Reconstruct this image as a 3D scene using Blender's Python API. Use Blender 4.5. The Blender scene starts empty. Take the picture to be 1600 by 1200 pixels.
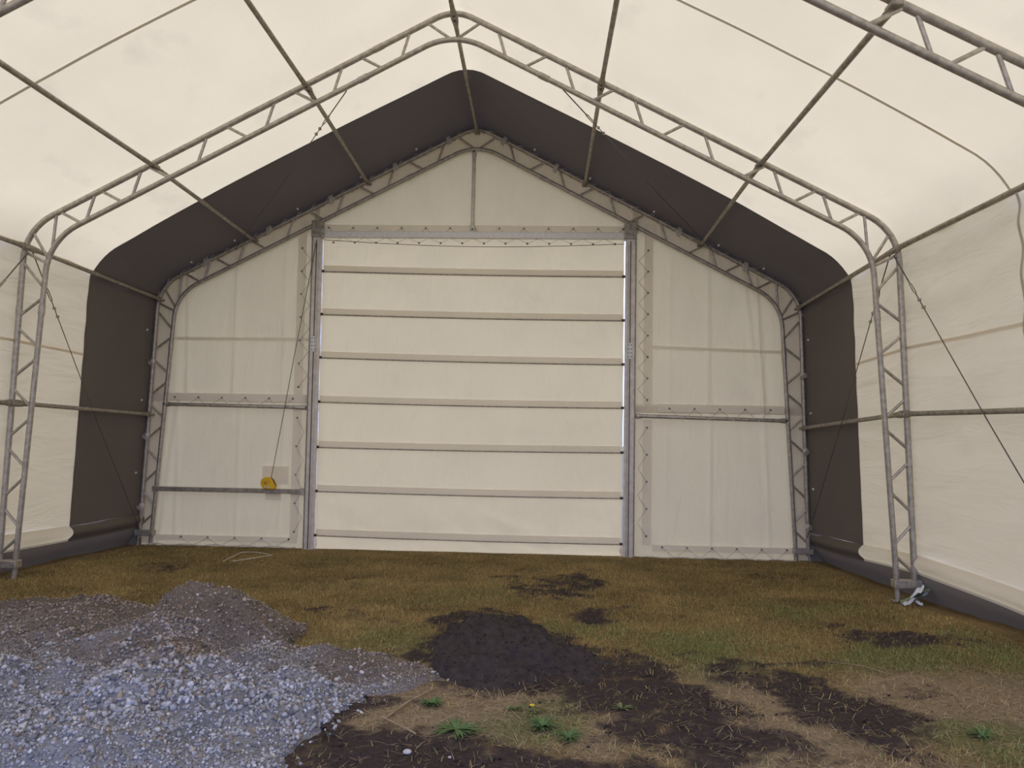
import bpy, math, random
import numpy as np
from mathutils import Vector, Matrix

random.seed(7)
rng = np.random.default_rng(11)
scene = bpy.context.scene
COL = scene.collection

# ------------------------------------------------------------------ camera
YAW, PITCH, ROLL, FPX = 0.0472, 0.0522, 0.0170, 1240.94
CAM = Vector((0.9895, -10.0417, 1.6))
_F = Vector((-math.sin(YAW) * math.cos(PITCH), math.cos(YAW) * math.cos(PITCH), math.sin(PITCH)))
_R = Vector((math.cos(YAW), math.sin(YAW), 0))
_U = _R.cross(_F)
_R2 = math.cos(ROLL) * _R + math.sin(ROLL) * _U
_U2 = -math.sin(ROLL) * _R + math.cos(ROLL) * _U
cam_data = bpy.data.cameras.new('camera')
cam_data.sensor_fit = 'HORIZONTAL'
cam_data.sensor_width = 36.0
cam_data.lens = 36.0 * FPX / 1600.0
cam_data.clip_start = 0.05
cam = bpy.data.objects.new('camera', cam_data)
COL.objects.link(cam)
m = Matrix((_R2, _U2, -_F)).transposed().to_4x4()
m.translation = CAM
cam.matrix_world = m
scene.camera = cam

# ------------------------------------------------------------------ sky (overcast) and exposure
SKY_COLOR = (0.485, 0.568, 1.0)
SKY_STRENGTH = 1.12
scene.view_settings.view_transform = 'Standard'
scene.view_settings.look = 'None'
scene.view_settings.gamma = 1.0
scene.view_settings.use_curve_mapping = False
scene.view_settings.exposure = 2.0
world = bpy.data.worlds.new('overcast_sky')
scene.world = world
world.use_nodes = True
wn, wl = world.node_tree.nodes, world.node_tree.links
wn.clear()
w_out = wn.new('ShaderNodeOutputWorld')
w_bg = wn.new('ShaderNodeBackground')
w_tc = wn.new('ShaderNodeTexCoord')
w_sx = wn.new('ShaderNodeSeparateXYZ')
w_mr = wn.new('ShaderNodeMapRange')           # CIE overcast: zenith three times the horizon
w_mr.inputs['From Min'].default_value = 0.0
w_mr.inputs['From Max'].default_value = 1.0
w_mr.inputs['To Min'].default_value = 0.40
w_mr.inputs['To Max'].default_value = 1.20
w_mx = wn.new('ShaderNodeMath'); w_mx.operation = 'MULTIPLY'
w_mx.inputs[1].default_value = SKY_STRENGTH
w_bg.inputs['Color'].default_value = (*SKY_COLOR, 1)
wl.new(w_tc.outputs['Generated'], w_sx.inputs[0])
wl.new(w_sx.outputs['Z'], w_mr.inputs['Value'])
wl.new(w_mr.outputs['Result'], w_mx.inputs[0])
wl.new(w_mx.outputs[0], w_bg.inputs['Strength'])
wl.new(w_bg.outputs[0], w_out.inputs[0])

# ------------------------------------------------------------------ noise
def _hash(ix, iy, s):
    h = (ix.astype(np.int64) * 374761393 + iy.astype(np.int64) * 668265263 + s * 1442695041) & 0xffffffff
    h = ((h ^ (h >> 13)) * 1274126177) & 0xffffffff
    return ((h ^ (h >> 16)) & 0xffff) / 65535.0
def vnoise(x, y, s=0):
    x = np.asarray(x, float); y = np.asarray(y, float)
    ix, iy = np.floor(x), np.floor(y)
    fx, fy = x - ix, y - iy
    fx = fx * fx * (3 - 2 * fx); fy = fy * fy * (3 - 2 * fy)
    a, b = _hash(ix, iy, s), _hash(ix + 1, iy, s)
    c, d = _hash(ix, iy + 1, s), _hash(ix + 1, iy + 1, s)
    return (a * (1 - fx) + b * fx) * (1 - fy) + (c * (1 - fx) + d * fx) * fy - 0.5
def fbm(x, y, s=0, o=4):
    r, a = 0, 1.0
    for k in range(o):
        r = r + a * vnoise(x * 2 ** k + 17.3 * k, y * 2 ** k - 9.1 * k, s + k)
        a *= 0.5
    return r
def sstep(a, b, x):
    t = np.clip((x - a) / (b - a), 0, 1)
    return t * t * (3 - 2 * t)

# ------------------------------------------------------------------ materials
def new_mat(name):
    mt = bpy.data.materials.new(name)
    mt.use_nodes = True
    nt = mt.node_tree
    nt.nodes.clear()
    out = nt.nodes.new('ShaderNodeOutputMaterial')
    return mt, nt.nodes, nt.links, out
def noise_ramp(N, L, scale, c0, c1, p0=0.35, p1=0.65, detail=4, vec=None):
    n = N.new('ShaderNodeTexNoise'); n.inputs['Scale'].default_value = scale; n.inputs['Detail'].default_value = detail
    if vec is None:
        tc = N.new('ShaderNodeTexCoord'); vec = tc.outputs['Object']
    L.new(vec, n.inputs['Vector'])
    r = N.new('ShaderNodeValToRGB')
    r.color_ramp.elements[0].position = p0; r.color_ramp.elements[0].color = (*c0, 1)
    r.color_ramp.elements[1].position = p1; r.color_ramp.elements[1].color = (*c1, 1)
    L.new(n.outputs['Fac'], r.inputs[0])
    return r.outputs[0], n.outputs['Fac']
def solid(name, c0, c1=None, scale=12, rough=0.6, metal=0.0, bump=0.0, bscale=60):
    mt, N, L, out = new_mat(name)
    b = N.new('ShaderNodeBsdfPrincipled')
    b.inputs['Roughness'].default_value = rough
    b.inputs['Metallic'].default_value = metal
    if c1 is None:
        c1 = tuple(min(1, c * 1.12) for c in c0)
    col, fac = noise_ramp(N, L, scale, c0, c1)
    L.new(col, b.inputs['Base Color'])
    if bump:
        tc = N.new('ShaderNodeTexCoord')
        n = N.new('ShaderNodeTexNoise'); n.inputs['Scale'].default_value = bscale
        L.new(tc.outputs['Object'], n.inputs['Vector'])
        bp = N.new('ShaderNodeBump'); bp.inputs['Strength'].default_value = bump; bp.inputs['Distance'].default_value = 0.01
        L.new(n.outputs['Fac'], bp.inputs['Height']); L.new(bp.outputs[0], b.inputs['Normal'])
    L.new(b.outputs[0], out.inputs[0])
    return mt
def fabric(name, refl, trans, fac, stain=0.0, stain_col=(0.35, 0.27, 0.17), bump=0.2, stretch=(1, 1, 1)):
    """woven coated polyethylene: part of the light is scattered back, part comes through"""
    mt, N, L, out = new_mat(name)
    tc = N.new('ShaderNodeTexCoord')
    d = N.new('ShaderNodeBsdfDiffuse'); t = N.new('ShaderNodeBsdfTranslucent')
    mix = N.new('ShaderNodeMixShader'); mix.inputs[0].default_value = fac
    cd, _ = noise_ramp(N, L, 1.3, tuple(c * 0.95 for c in refl), refl, vec=tc.outputs['Object'])
    ct, _ = noise_ramp(N, L, 1.1, tuple(c * 0.94 for c in trans), trans, vec=tc.outputs['Object'])
    if stain:
        n = N.new('ShaderNodeTexNoise'); n.inputs['Scale'].default_value = 1.7; n.inputs['Detail'].default_value = 6
        mp = N.new('ShaderNodeMapping'); mp.inputs['Scale'].default_value = (1, 0.6, 1)
        L.new(tc.outputs['Object'], mp.inputs[0]); L.new(mp.outputs[0], n.inputs['Vector'])
        r = N.new('ShaderNodeMapRange'); r.inputs['From Min'].default_value = 0.60; r.inputs['From Max'].default_value = 0.78
        r.inputs['To Max'].default_value = stain
        L.new(n.outputs['Fac'], r.inputs['Value'])
        for src, tgt in ((cd, d), (ct, t)):
            mc = N.new('ShaderNodeMixRGB'); mc.inputs[2].default_value = (*stain_col, 1)
            L.new(r.outputs[0], mc.inputs[0]); L.new(src, mc.inputs[1]); L.new(mc.outputs[0], tgt.inputs['Color'])
    else:
        L.new(cd, d.inputs['Color']); L.new(ct, t.inputs['Color'])
    wv = N.new('ShaderNodeTexNoise'); wv.inputs['Scale'].default_value = 4.0; wv.inputs['Detail'].default_value = 4; wv.inputs['Distortion'].default_value = 0.5
    mpw = N.new('ShaderNodeMapping'); mpw.inputs['Scale'].default_value = stretch
    L.new(tc.outputs['Object'], mpw.inputs[0]); L.new(mpw.outputs[0], wv.inputs['Vector'])
    bp = N.new('ShaderNodeBump'); bp.inputs['Strength'].default_value = min(1, bump); bp.inputs['Distance'].default_value = 0.04 * max(1, bump)
    L.new(wv.outputs['Fac'], bp.inputs['Height'])
    L.new(bp.outputs[0], d.inputs['Normal']); L.new(bp.outputs[0], t.inputs['Normal'])
    L.new(d.outputs[0], mix.inputs[1]); L.new(t.outputs[0], mix.inputs[2])
    L.new(mix.outputs[0], out.inputs[0])
    return mt

M = {}
M['roof'] = fabric('cream_roof_fabric', (0.82, 0.79, 0.72), (0.98, 0.765, 0.375), 0.36, 0.25, stretch=(1.2, 0.5, 1.2))
M['wall'] = fabric('cream_wall_fabric', (0.78, 0.75, 0.67), (0.98, 0.76, 0.36), 0.25, 0.12, bump=1.25, stretch=(0.8, 0.20, 1.05))
M['end'] = fabric('end_wall_fabric', (0.74, 0.71, 0.66), (0.98, 0.76, 0.32), 0.22, 0.10, bump=0.9, stretch=(1.3, 1.0, 0.35))
M['door'] = fabric('door_curtain_fabric', (0.78, 0.75, 0.70), (0.98, 0.76, 0.33), 0.34, 0.10, bump=0.7, stretch=(1.3, 1.0, 0.5))
M['hem'] = fabric('hem_fabric', (0.92, 0.87, 0.755), (1.0, 0.88, 0.56), 0.20, 0.0, bump=0.3, stretch=(1.3, 1.0, 1.3))
M['seam'] = fabric('welded_seam_fabric', (0.52, 0.48, 0.40), (0.80, 0.75, 0.62), 0.25)
M['band'] = fabric('grey_opaque_fabric', (0.165, 0.142, 0.112), (0.20, 0.17, 0.14), 0.03)
M['flap'] = fabric('outside_flap_fabric', (0.45, 0.42, 0.38), (0.95, 0.86, 0.72), 0.40)
M['skirt'] = fabric('grey_skirt_fabric', (0.25, 0.225, 0.20), (0.2, 0.18, 0.15), 0.04)
M['steel'] = solid('galvanised_steel', (0.38, 0.35, 0.30), (0.54, 0.50, 0.43), 25, 0.45, 0.6)
M['steel_dull'] = solid('dull_galvanised_steel', (0.27, 0.245, 0.20), (0.42, 0.385, 0.32), 22, 0.5, 0.5)
M['post'] = solid('pale_zinc_post', (0.62, 0.57, 0.49), (0.76, 0.71, 0.62), 14, 0.5, 0.15)
M['plate'] = solid('white_zinc_plate', (0.72, 0.70, 0.66), (0.82, 0.80, 0.76), 30, 0.5, 0.2)
M['dark'] = solid('dark_bolt_steel', (0.05, 0.045, 0.04), (0.10, 0.09, 0.08), 40, 0.5, 0.4)
M['cord'] = solid('white_lacing_cord', (0.55, 0.52, 0.46), (0.72, 0.69, 0.62), 40, 0.8)
M['cable'] = solid('steel_wire_cable', (0.10, 0.09, 0.08), (0.17, 0.155, 0.14), 60, 0.55, 0.5)
M['strap'] = solid('tan_webbing_strap', (0.58, 0.54, 0.47), (0.72, 0.68, 0.60), 30, 0.8)
M['yellow'] = solid('yellow_plastic', (0.78, 0.46, 0.012), (0.86, 0.54, 0.02), 8, 0.35)
M['ink'] = solid('dark_print', (0.10, 0.05, 0.02), (0.16, 0.08, 0.03), 20, 0.6)
M['paleprint'] = solid('pale_print', (0.62, 0.55, 0.42), (0.72, 0.66, 0.55), 20, 0.6)
M['black'] = solid('black_plastic', (0.02, 0.02, 0.02), (0.04, 0.04, 0.04), 20, 0.5)
M['soil'] = solid('dark_peat_soil', (0.024, 0.018, 0.0175), (0.050, 0.038, 0.036), 22, 0.95, 0, 0.6, 90)
M['twig'] = solid('dry_stalk', (0.23, 0.17, 0.10), (0.34, 0.26, 0.16), 20, 0.9)
M['leaf'] = solid('weed_leaf', (0.045, 0.105, 0.03), (0.10, 0.18, 0.055), 30, 0.6)
M['leaf2'] = solid('pale_weed_leaf', (0.10, 0.14, 0.045), (0.17, 0.21, 0.08), 30, 0.7)
M['petal'] = solid('yellow_petal', (0.7, 0.55, 0.03), (0.8, 0.62, 0.05), 30, 0.6)
M['plastic'] = solid('white_plastic_film', (0.62, 0.65, 0.66), (0.82, 0.84, 0.85), 20, 0.35)
M['greenplastic'] = solid('green_plastic_film', (0.10, 0.14, 0.07), (0.2, 0.23, 0.13), 20, 0.45)
M['stone'] = solid('pale_stone', (0.40, 0.38, 0.36), (0.58, 0.56, 0.53), 18, 0.85, 0, 0.3, 60)
def attr_mat(name, rough=0.9, vary=0.25, scale=60, bump=0.0, bscale=120):
    mt, N, L, out = new_mat(name)
    b = N.new('ShaderNodeBsdfPrincipled'); b.inputs['Roughness'].default_value = rough
    b.inputs['Specular IOR Level'].default_value = 0.2
    at = N.new('ShaderNodeAttribute'); at.attribute_name = 'tint'
    tc = N.new('ShaderNodeTexCoord')
    n = N.new('ShaderNodeTexNoise'); n.inputs['Scale'].default_value = scale; n.inputs['Detail'].default_value = 6
    L.new(tc.outputs['Object'], n.inputs['Vector'])
    mr = N.new('ShaderNodeMapRange'); mr.inputs['From Min'].default_value = 0.25; mr.inputs['From Max'].default_value = 0.75
    mr.inputs['To Min'].default_value = 1 - vary; mr.inputs['To Max'].default_value = 1 + vary
    L.new(n.outputs['Fac'], mr.inputs['Value'])
    mul = N.new('ShaderNodeVectorMath'); mul.operation = 'SCALE'
    L.new(at.outputs['Color'], mul.inputs[0]); L.new(mr.outputs[0], mul.inputs['Scale'])
    L.new(mul.outputs[0], b.inputs['Base Color'])
    if bump:
        n2 = N.new('ShaderNodeTexNoise'); n2.inputs['Scale'].default_value = bscale; n2.inputs['Detail'].default_value = 4
        L.new(tc.outputs['Object'], n2.inputs['Vector'])
        bp = N.new('ShaderNodeBump'); bp.inputs['Strength'].default_value = bump; bp.inputs['Distance'].default_value = 0.02
        L.new(n2.outputs['Fac'], bp.inputs['Height']); L.new(bp.outputs[0], b.inputs['Normal'])
    L.new(b.outputs[0], out.inputs[0])
    return mt
M['ground'] = attr_mat('turf_and_soil_ground', 0.95, 0.35, 38, 0.8, 55)
M['blades'] = attr_mat('grass_blades', 0.8, 0.15, 8)
M['pile'] = attr_mat('sandy_gravel_fines', 0.95, 0.4, 70, 1.0, 110)
M['pebble'] = attr_mat('gravel_stones', 0.85, 0.2, 60)
PEB = [solid('grey_pebble', (0.31, 0.315, 0.34), (0.41, 0.415, 0.44), 30, 0.85),
       solid('pale_pebble', (0.46, 0.46, 0.47), (0.57, 0.57, 0.58), 30, 0.85),
       solid('dark_pebble', (0.22, 0.215, 0.215), (0.31, 0.30, 0.30), 30, 0.85),
       solid('tan_pebble', (0.36, 0.31, 0.25), (0.46, 0.41, 0.34), 30, 0.85)]

# ------------------------------------------------------------------ mesh helpers
class MB:
    def __init__(s): s.v = []; s.f = []
    def add(s, v, f):
        n = len(s.v); s.v += [tuple(p) for p in v]; s.f += [tuple(i + n for i in q) for q in f]; return s
    def tube(s, path, r, n=10, cap=True):
        P = [Vector(p) for p in path]
        R = r if isinstance(r, (list, tuple)) else [r] * len(P)
        t0 = (P[1] - P[0]).normalized()
        up = Vector((0, 0, 1)) if abs(t0.z) < 0.9 else Vector((0, 1, 0))
        a = t0.cross(up).normalized()
        v, f = [], []
        for i, p in enumerate(P):
            if i == 0: t = P[1] - P[0]
            elif i == len(P) - 1: t = P[-1] - P[-2]
            else: t = (P[i + 1] - P[i]).normalized() + (P[i] - P[i - 1]).normalized()
            t.normalize()
            a = (a - t * a.dot(t)).normalized()
            b = t.cross(a)
            rr = R[i]
            ra, rb = rr if isinstance(rr, tuple) else (rr, rr)
            for k in range(n):
                q = 2 * math.pi * k / n
                v.append(p + a * (ra * math.cos(q)) + b * (rb * math.sin(q)))
        for i in range(len(P) - 1):
            for k in range(n):
                k2 = (k + 1) % n
                f.append((i * n + k, i * n + k2, (i + 1) * n + k2, (i + 1) * n + k))
        if cap:
            f.append(tuple(range(n - 1, -1, -1)))
            f.append(tuple((len(P) - 1) * n + k for k in range(n)))
        return s.add(v, f)
    def box(s, lo, hi, rot=None, ctr=None):
        x0, y0, z0 = lo; x1, y1, z1 = hi
        v = [Vector(p) for p in ((x0, y0, z0), (x1, y0, z0), (x1, y1, z0), (x0, y1, z0), (x0, y0, z1), (x1, y0, z1), (x1, y1, z1), (x0, y1, z1))]
        if rot is not None:
            v = [Vector(ctr) + rot @ (p - Vector(ctr)) for p in v]
        return s.add(v, [(0, 3, 2, 1), (4, 5, 6, 7), (0, 1, 5, 4), (1, 2, 6, 5), (2, 3, 7, 6), (3, 0, 4, 7)])
    def disc(s, c, nrm, r, h, n=10):
        c, nrm = Vector(c), Vector(nrm).normalized()
        return s.tube([c, c + nrm * h], r, n)
    def grid(s, fn, us, vs, flip=False):
        v = [fn(u, w) for u in us for w in vs]
        n = len(vs); f = []
        for i in range(len(us) - 1):
            for j in range(n - 1):
                q = (i * n + j, (i + 1) * n + j, (i + 1) * n + j + 1, i * n + j + 1)
                f.append(q[::-1] if flip else q)
        return s.add(v, f)
    def build(s, name, mat, parent=None, smooth=True, bevel=0):
        me = bpy.data.meshes.new(name)
        me.from_pydata(s.v, [], s.f)
        me.update()
        if smooth:
            me.polygons.foreach_set('use_smooth', [True] * len(me.polygons))
            try: me.set_sharp_from_angle(angle=math.radians(40))
            except Exception: pass
        me.materials.append(mat)
        o = bpy.data.objects.new(name, me)
        COL.objects.link(o)
        if parent: o.parent = parent
        if bevel:
            b = o.modifiers.new('bevel', 'BEVEL'); b.width = bevel; b.segments = 2; b.limit_method = 'ANGLE'
        return o
def np_mesh(name, V, faces_n, mat, parent=None, tint=None, smooth=False):
    """V (n,3); faces_n (m,k) index array"""
    me = bpy.data.meshes.new(name)
    k = faces_n.shape[1]
    me.vertices.add(len(V)); me.vertices.foreach_set('co', np.ascontiguousarray(V, dtype=np.float32).ravel())
    me.loops.add(faces_n.size); me.loops.foreach_set('vertex_index', faces_n.astype(np.int32).ravel())
    me.polygons.add(len(faces_n))
    me.polygons.foreach_set('loop_start', np.arange(0, faces_n.size, k, dtype=np.int32))
    me.polygons.foreach_set('loop_total', np.full(len(faces_n), k, dtype=np.int32))
    if smooth: me.polygons.foreach_set('use_smooth', np.ones(len(faces_n), dtype=bool))
    me.update(calc_edges=True); me.validate()
    if tint is not None:
        at = me.color_attributes.new('tint', 'FLOAT_COLOR', 'POINT')
        c = np.ones((len(V), 4), dtype=np.float32); c[:, :3] = tint
        at.data.foreach_set('color', c.ravel())
    me.materials.append(mat)
    o = bpy.data.objects.new(name, me); COL.objects.link(o)
    if parent: o.parent = parent
    return o
def tag(o, label, cat=None, group=None, kind=None):
    o['label'] = label
    if cat: o['category'] = cat
    if group: o['group'] = group
    if kind: o['kind'] = kind
    return o
def thing(name, label, cat, loc=(0, 0, 0), group=None, kind=None):
    o = bpy.data.objects.new(name, None); COL.objects.link(o)
    o.location = loc; o.empty_display_size = 0.1
    return tag(o, label, cat, group, kind)
def local(o):
    """world point -> local of an unrotated, unscaled Empty"""
    L = Vector(o.location)
    return lambda p: Vector(p) - L
def fillet(pts, radii, seg=14):
    out = [Vector(pts[0])]
    for i in range(1, len(pts) - 1):
        p, a, b = Vector(pts[i]), Vector(pts[i - 1]), Vector(pts[i + 1])
        d1, d2 = (a - p).normalized(), (b - p).normalized()
        ang = d1.angle(d2); r = radii[i - 1]
        t = r / math.tan(ang / 2)
        bis = (d1 + d2).normalized()
        c = p + bis * (r / math.sin(ang / 2))
        s, e = p + d1 * t - c, p + d2 * t - c
        tot = s.angle(e)
        for k in range(seg + 1):
            q = k / seg
            out.append(c + (s * math.sin((1 - q) * tot) + e * math.sin(q * tot)) / math.sin(tot))
    out.append(Vector(pts[-1]))
    return out
def resample(path, n):
    P = [Vector(p) for p in path]
    d = [0]
    for i in range(1, len(P)): d.append(d[-1] + (P[i] - P[i - 1]).length)
    out = []; j = 0
    for k in range(n):
        t = d[-1] * k / (n - 1)
        while j < len(P) - 2 and d[j + 1] < t: j += 1
        q = (t - d[j]) / max(1e-9, d[j + 1] - d[j])
        out.append(P[j].lerp(P[j + 1], q))
    return out

# ------------------------------------------------------------------ building frame numbers (metres)
L1, L2 = 2.707, 5.50                       # planes of the middle and the near arch
WB, WE, HE = 4.227, 4.117, 3.141           # base half width, eave half width, eave height
SL, ZR = 0.519, 5.452                      # roof slope, ridge height of the straight lines
def place(y):
    """small lean and offset of the arches along the tent: dx, dz, roll"""
    a = -y
    t = min(max(a / L1, 0), 1); u = min(max((a - L1) / (L2 - L1), 0), 1)
    return 0.0417 * t + 0.033 * u, 0.1034 * t - 0.004 * u, -0.0044 + 0.0080 * t
def T(x, y, z):
    dx, dz, r = place(y)
    return Vector((x + dx - r * (z - 3), y, z + dz + r * x))
OUT = fillet([(-WB, 0, 0), (-4.111, 0, 3.319), (0, 0, ZR), (4.111, 0, 3.319), (WB, 0, 0)], [0.50, 0.38, 0.50])
INN = fillet([(-4.072, 0, 0), (-3.875, 0, 3.216), (0, 0, 5.227), (3.875, 0, 3.216), (4.072, 0, 0)], [0.55, 0.60, 0.55])
def z_on(path, x):
    best = None
    for a, b in zip(path[:-1], path[1:]):
        if min(a.x, b.x) <= x <= max(a.x, b.x) and abs(a.x - b.x) > 1e-6:
            z = a.z + (b.z - a.z) * (x - a.x) / (b.x - a.x)
            best = z if best is None else max(best, z)
    return best if best is not None else 0
def x_leg(path, z):
    best = None
    for a, b in zip(path[:-1], path[1:]):
        if a.x > 0 and b.x > 0 and min(a.z, b.z) <= z <= max(a.z, b.z) and abs(a.z - b.z) > 1e-6:
            x = a.x + (b.x - a.x) * (z - a.z) / (b.z - a.z)
            best = x if best is None else max(best, x)
    return best if best is not None else 4.0

def gz0(x, y):
    a = np.clip(-np.asarray(y, float), 0, 9)
    z = 0.037 * np.minimum(a, 2.7) + 0.018 * np.clip(a - 2.7, 0, 3.3)
    z = z + 0.06 * sstep(2.6, 4.4, np.asarray(x, float)) * sstep(2.6, 4.4, a)
    return z
def gz(x, y):
    e = sstep(0.15, 1.2, -np.asarray(y, float))
    return gz0(x, y) - 0.012 + e * (0.022 * fbm(np.asarray(x) * 1.3, np.asarray(y) * 1.3, 3) + 0.010 * fbm(np.asarray(x) * 7, np.asarray(y) * 7, 9, 3))
def G(x, y): return float(gz(np.array([x]), np.array([y]))[0])

# ================================================================== SETTING: fabric shell
OFFS = 0.036
def offset_path(path, d):
    out = []
    for i, p in enumerate(path):
        a = path[max(i - 1, 0)]; b = path[min(i + 1, len(path) - 1)]
        t = (b - a).normalized()
        out.append(p + Vector((-t.z, 0, t.x)) * d)
    return out
SHELL = offset_path(OUT, OFFS)
iL = max(i for i, p in enumerate(SHELL) if p.x < 0 and p.z <= HE + 0.01)
roof_path = SHELL[iL:len(SHELL) - iL]
roof_path = resample(roof_path, 121)
Y_END, Y_BAND, Y_SEAM = 0.10, -1.50, -4.42
def roof_pt(i, y, off=0.0):
    p = roof_path[i]
    a, b = roof_path[max(i - 1, 0)], roof_path[min(i + 1, 120)]
    t = (b - a).normalized(); n = Vector((-t.z, 0, t.x))
    s = i / 120
    edge = min(s, 1 - s)
    ph = (abs(y) % 2.75) / 2.75
    w = 0.012 * float(fbm(s * 9, y * 1.1, 21, 3)) + 0.010 * math.sin(y * 9 + 14 * s) * max(0, 1 - edge * 7)
    w += 0.03 * math.sin(math.pi * ph) * (0.35 + 0.65 * math.sin(math.pi * edge * 2))
    w *= min(1, abs(y - 0.0) * 1.5)
    # between the arches the taut cloth cuts the eave corner
    cut = 0.042 * math.sin(math.pi * ph) * (edge / 0.042) * math.exp(1 - edge / 0.042)
    q = p + n * (max(w, -0.012) + 0.012 + off - cut)
    return T(q.x, y, q.z)
def yline(a, b, step): 
    n = max(2, int(abs(b - a) / step) + 1)
    return [a + (b - a) * k / (n - 1) for k in range(n)]
ceiling = MB().grid(lambda i, y: roof_pt(i, y), range(121), yline(Y_BAND + 0.02, -11.4, 0.09)).build('ceiling', M['roof'])
tag(ceiling, 'cream translucent fabric roof sloping down both sides of the ridge', 'roof', kind='structure')
MB().grid(lambda i, y: roof_pt(i, y, -0.006), range(121), yline(Y_END, Y_BAND, 0.09)).build('shade_band', M['band'], ceiling)['label'] = 'dark grey opaque fabric band by the end wall'
MB().grid(lambda i, y: roof_pt(i, y, -0.010), range(121), [Y_SEAM + 0.015, Y_SEAM - 0.015]).build('seam_strip', M['seam'], ceiling)['label'] = 'double thickness weld across the roof fabric'
MB().grid(lambda i, y: roof_pt(i, y, -0.010), range(121), [-8.3, -8.34]).build('seam_strip', M['seam'], ceiling)

def wall_pt(side, z, y, off=0.0):
    x = (x_leg(SHELL, z) if z > 0.05 else x_leg(SHELL, 0.06)) 
    amp = sstep(0.1, 0.6, abs(y)) 
    zz = z / HE
    far = 0.25 + 0.75 * float(sstep(1.7, 3.0, abs(y)))
    w = 0.016 * float(fbm(y * 0.9 + side * 5, z * 3.2 + 0.5 * y, 31, 4)) 
    w += 0.011 * math.sin(z * 17 + 3.0 * math.sin(y * 1.3) + 0.9 * y * side + side) * (0.25 + max(0, 1.0 - abs(zz - 0.88) * 3.2))
    w += 0.007 * float(fbm(z * 5.5 + 0.8 * y, y * 1.1 + 3, 37 + side, 3))
    w += 0.018 * math.sin(math.pi * ((abs(y) % 2.75) / 2.75)) 
    w *= far
    q = x + (0.018 + max(w, -0.018)) * float(amp) + off
    return T(side * q, y, z)
for side, nm in ((-1, 'left'), (1, 'right')):
    zs = [0.36 + (HE + 0.06 - 0.36) * k / 70 for k in range(71)]
    w = MB().grid(lambda z, y: wall_pt(side, z, y), zs, yline(Y_BAND + 0.02, -11.4, 0.07), side < 0).build('wall_' + nm, M['wall'])
    tag(w, 'cream translucent fabric side wall on the %s of the tent' % nm, 'wall', kind='structure')
    MB().grid(lambda z, y: wall_pt(side, z, y, -0.006), zs, yline(Y_END, Y_BAND, 0.07), side < 0).build('shade_band', M['band'], w)['label'] = 'dark grey opaque fabric band by the end wall'
    MB().grid(lambda z, y: wall_pt(side, z, y, -0.009), zs, [Y_SEAM + 0.015, Y_SEAM - 0.015], side < 0).build('seam_strip', M['seam'], w)
    MB().grid(lambda z, y: wall_pt(side, z, y, -0.008), [2.235, 2.25, 2.262], yline(Y_BAND, -11.4, 0.07), side < 0).build('fabric_strip', M['wall'], w)  # horizontal weld in the side wall fabric
    # rolled hem and grey ground skirt
    def hem(k, y, side=side):
        t = k / 8
        g = float(gz0(side * 4.2, y))
        x = x_leg(SHELL, 0.36) + 0.018 - 0.055 * math.sin(math.pi * min(1, t * 1.15)) + 0.012 * math.sin(y * 3.1 + side)
        return T(side * x, y, 0.37 - 0.17 * t + 0.012 * math.sin(1.7 * y) + 0.35 * (g - float(gz0(0, y))))
    MB().grid(hem, range(9), yline(Y_BAND, -11.4, 0.1), side > 0).build('hem', M['wall'], w)
    def hemb(k, y, side=side):
        p = hem(k, y); return Vector((p.x - side * 0.004, p.y, p.z))
    MB().grid(hemb, range(9), yline(Y_END, Y_BAND, 0.1), side > 0).build('hem', M['band'], w)
    def skirt(k, y, side=side):
        t = k / 12
        p = hem(7, y)
        g = G(side * 4.35, y) - 0.02
        x = abs(p.x) + 0.012 + 0.05 * math.sin(math.pi * t) * (1 - t) * -1 + 0.13 * t
        return Vector((side * x, y, p.z + 0.01 + (g - p.z - 0.01) * t))
    MB().grid(skirt, range(13), yline(Y_END, -11.4, 0.1), side > 0).build('ground_skirt', M['skirt'], w)['label'] = 'dark grey fabric skirt tucked along the ground'
    MB().grid(lambda u, v: Vector((side * (4.215 + 0.012 * v + 0.40 * u), 0.018 + 0.006 * math.sin(7 * u), -0.05 + 0.47 * v)), [i / 6 for i in range(7)], [i / 6 for i in range(7)], side > 0).build('corner_flap', M['skirt'], w)

# ================================================================== SETTING: end wall
end = thing('wall_back', 'cream fabric end wall laced around the door frame', 'wall', (0, 0.05, 0), kind='structure')
def folds(x, z, lst, seed):
    d = 0.010 * float(fbm(x * 1.6, z * 0.9, seed, 4))
    for x0, sl, wd, am in lst:
        q = (x - x0 - sl * z) / wd
        d += am * math.exp(-q * q)
    return d
def panel(name, x0, x1, zlo, zhi, lst, seed, yoff=0.0, nx=130, nz=60, low=0.0):
    def fn(u, v):
        x = x0 + (x1 - x0) * u
        a, b = zlo(x), zhi(x)
        z = a + (b - a) * v
        d = folds(x, z, lst, seed)
        if low: d += low * max(0, 1 - z / 0.7) * math.sin(6 * x + 9 * z + 3 * float(fbm(x * 2, z * 2, seed + 5)))
        return (x, yoff - d, z)
    return MB().grid(fn, [i / nx for i in range(nx + 1)], [j / nz for j in range(nz + 1)]).build(name, M['end'], end)
def top_prof(x):
    z = z_on(SHELL, x); 
    return float(T(x, 0, z).z) + 0.01
def sidez(x): return top_prof(x) if abs(x) < 4.12 else 3.0
PANELS = []
gp = panel('gable_panel', -2.10, 2.10, lambda x: 4.075, top_prof, [(-0.9, -0.2, 0.08, 0.012), (0.9, 0.35, 0.06, 0.008), (1.5, -0.5, 0.07, 0.008)], 41)
FL = [(-3.66, -0.02, 0.035, 0.034), (-3.09, 0.0, 0.03, 0.026), (-2.45, 0.0, 0.03, 0.014), (-3.9, 0.02, 0.05, 0.030)]
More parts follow.
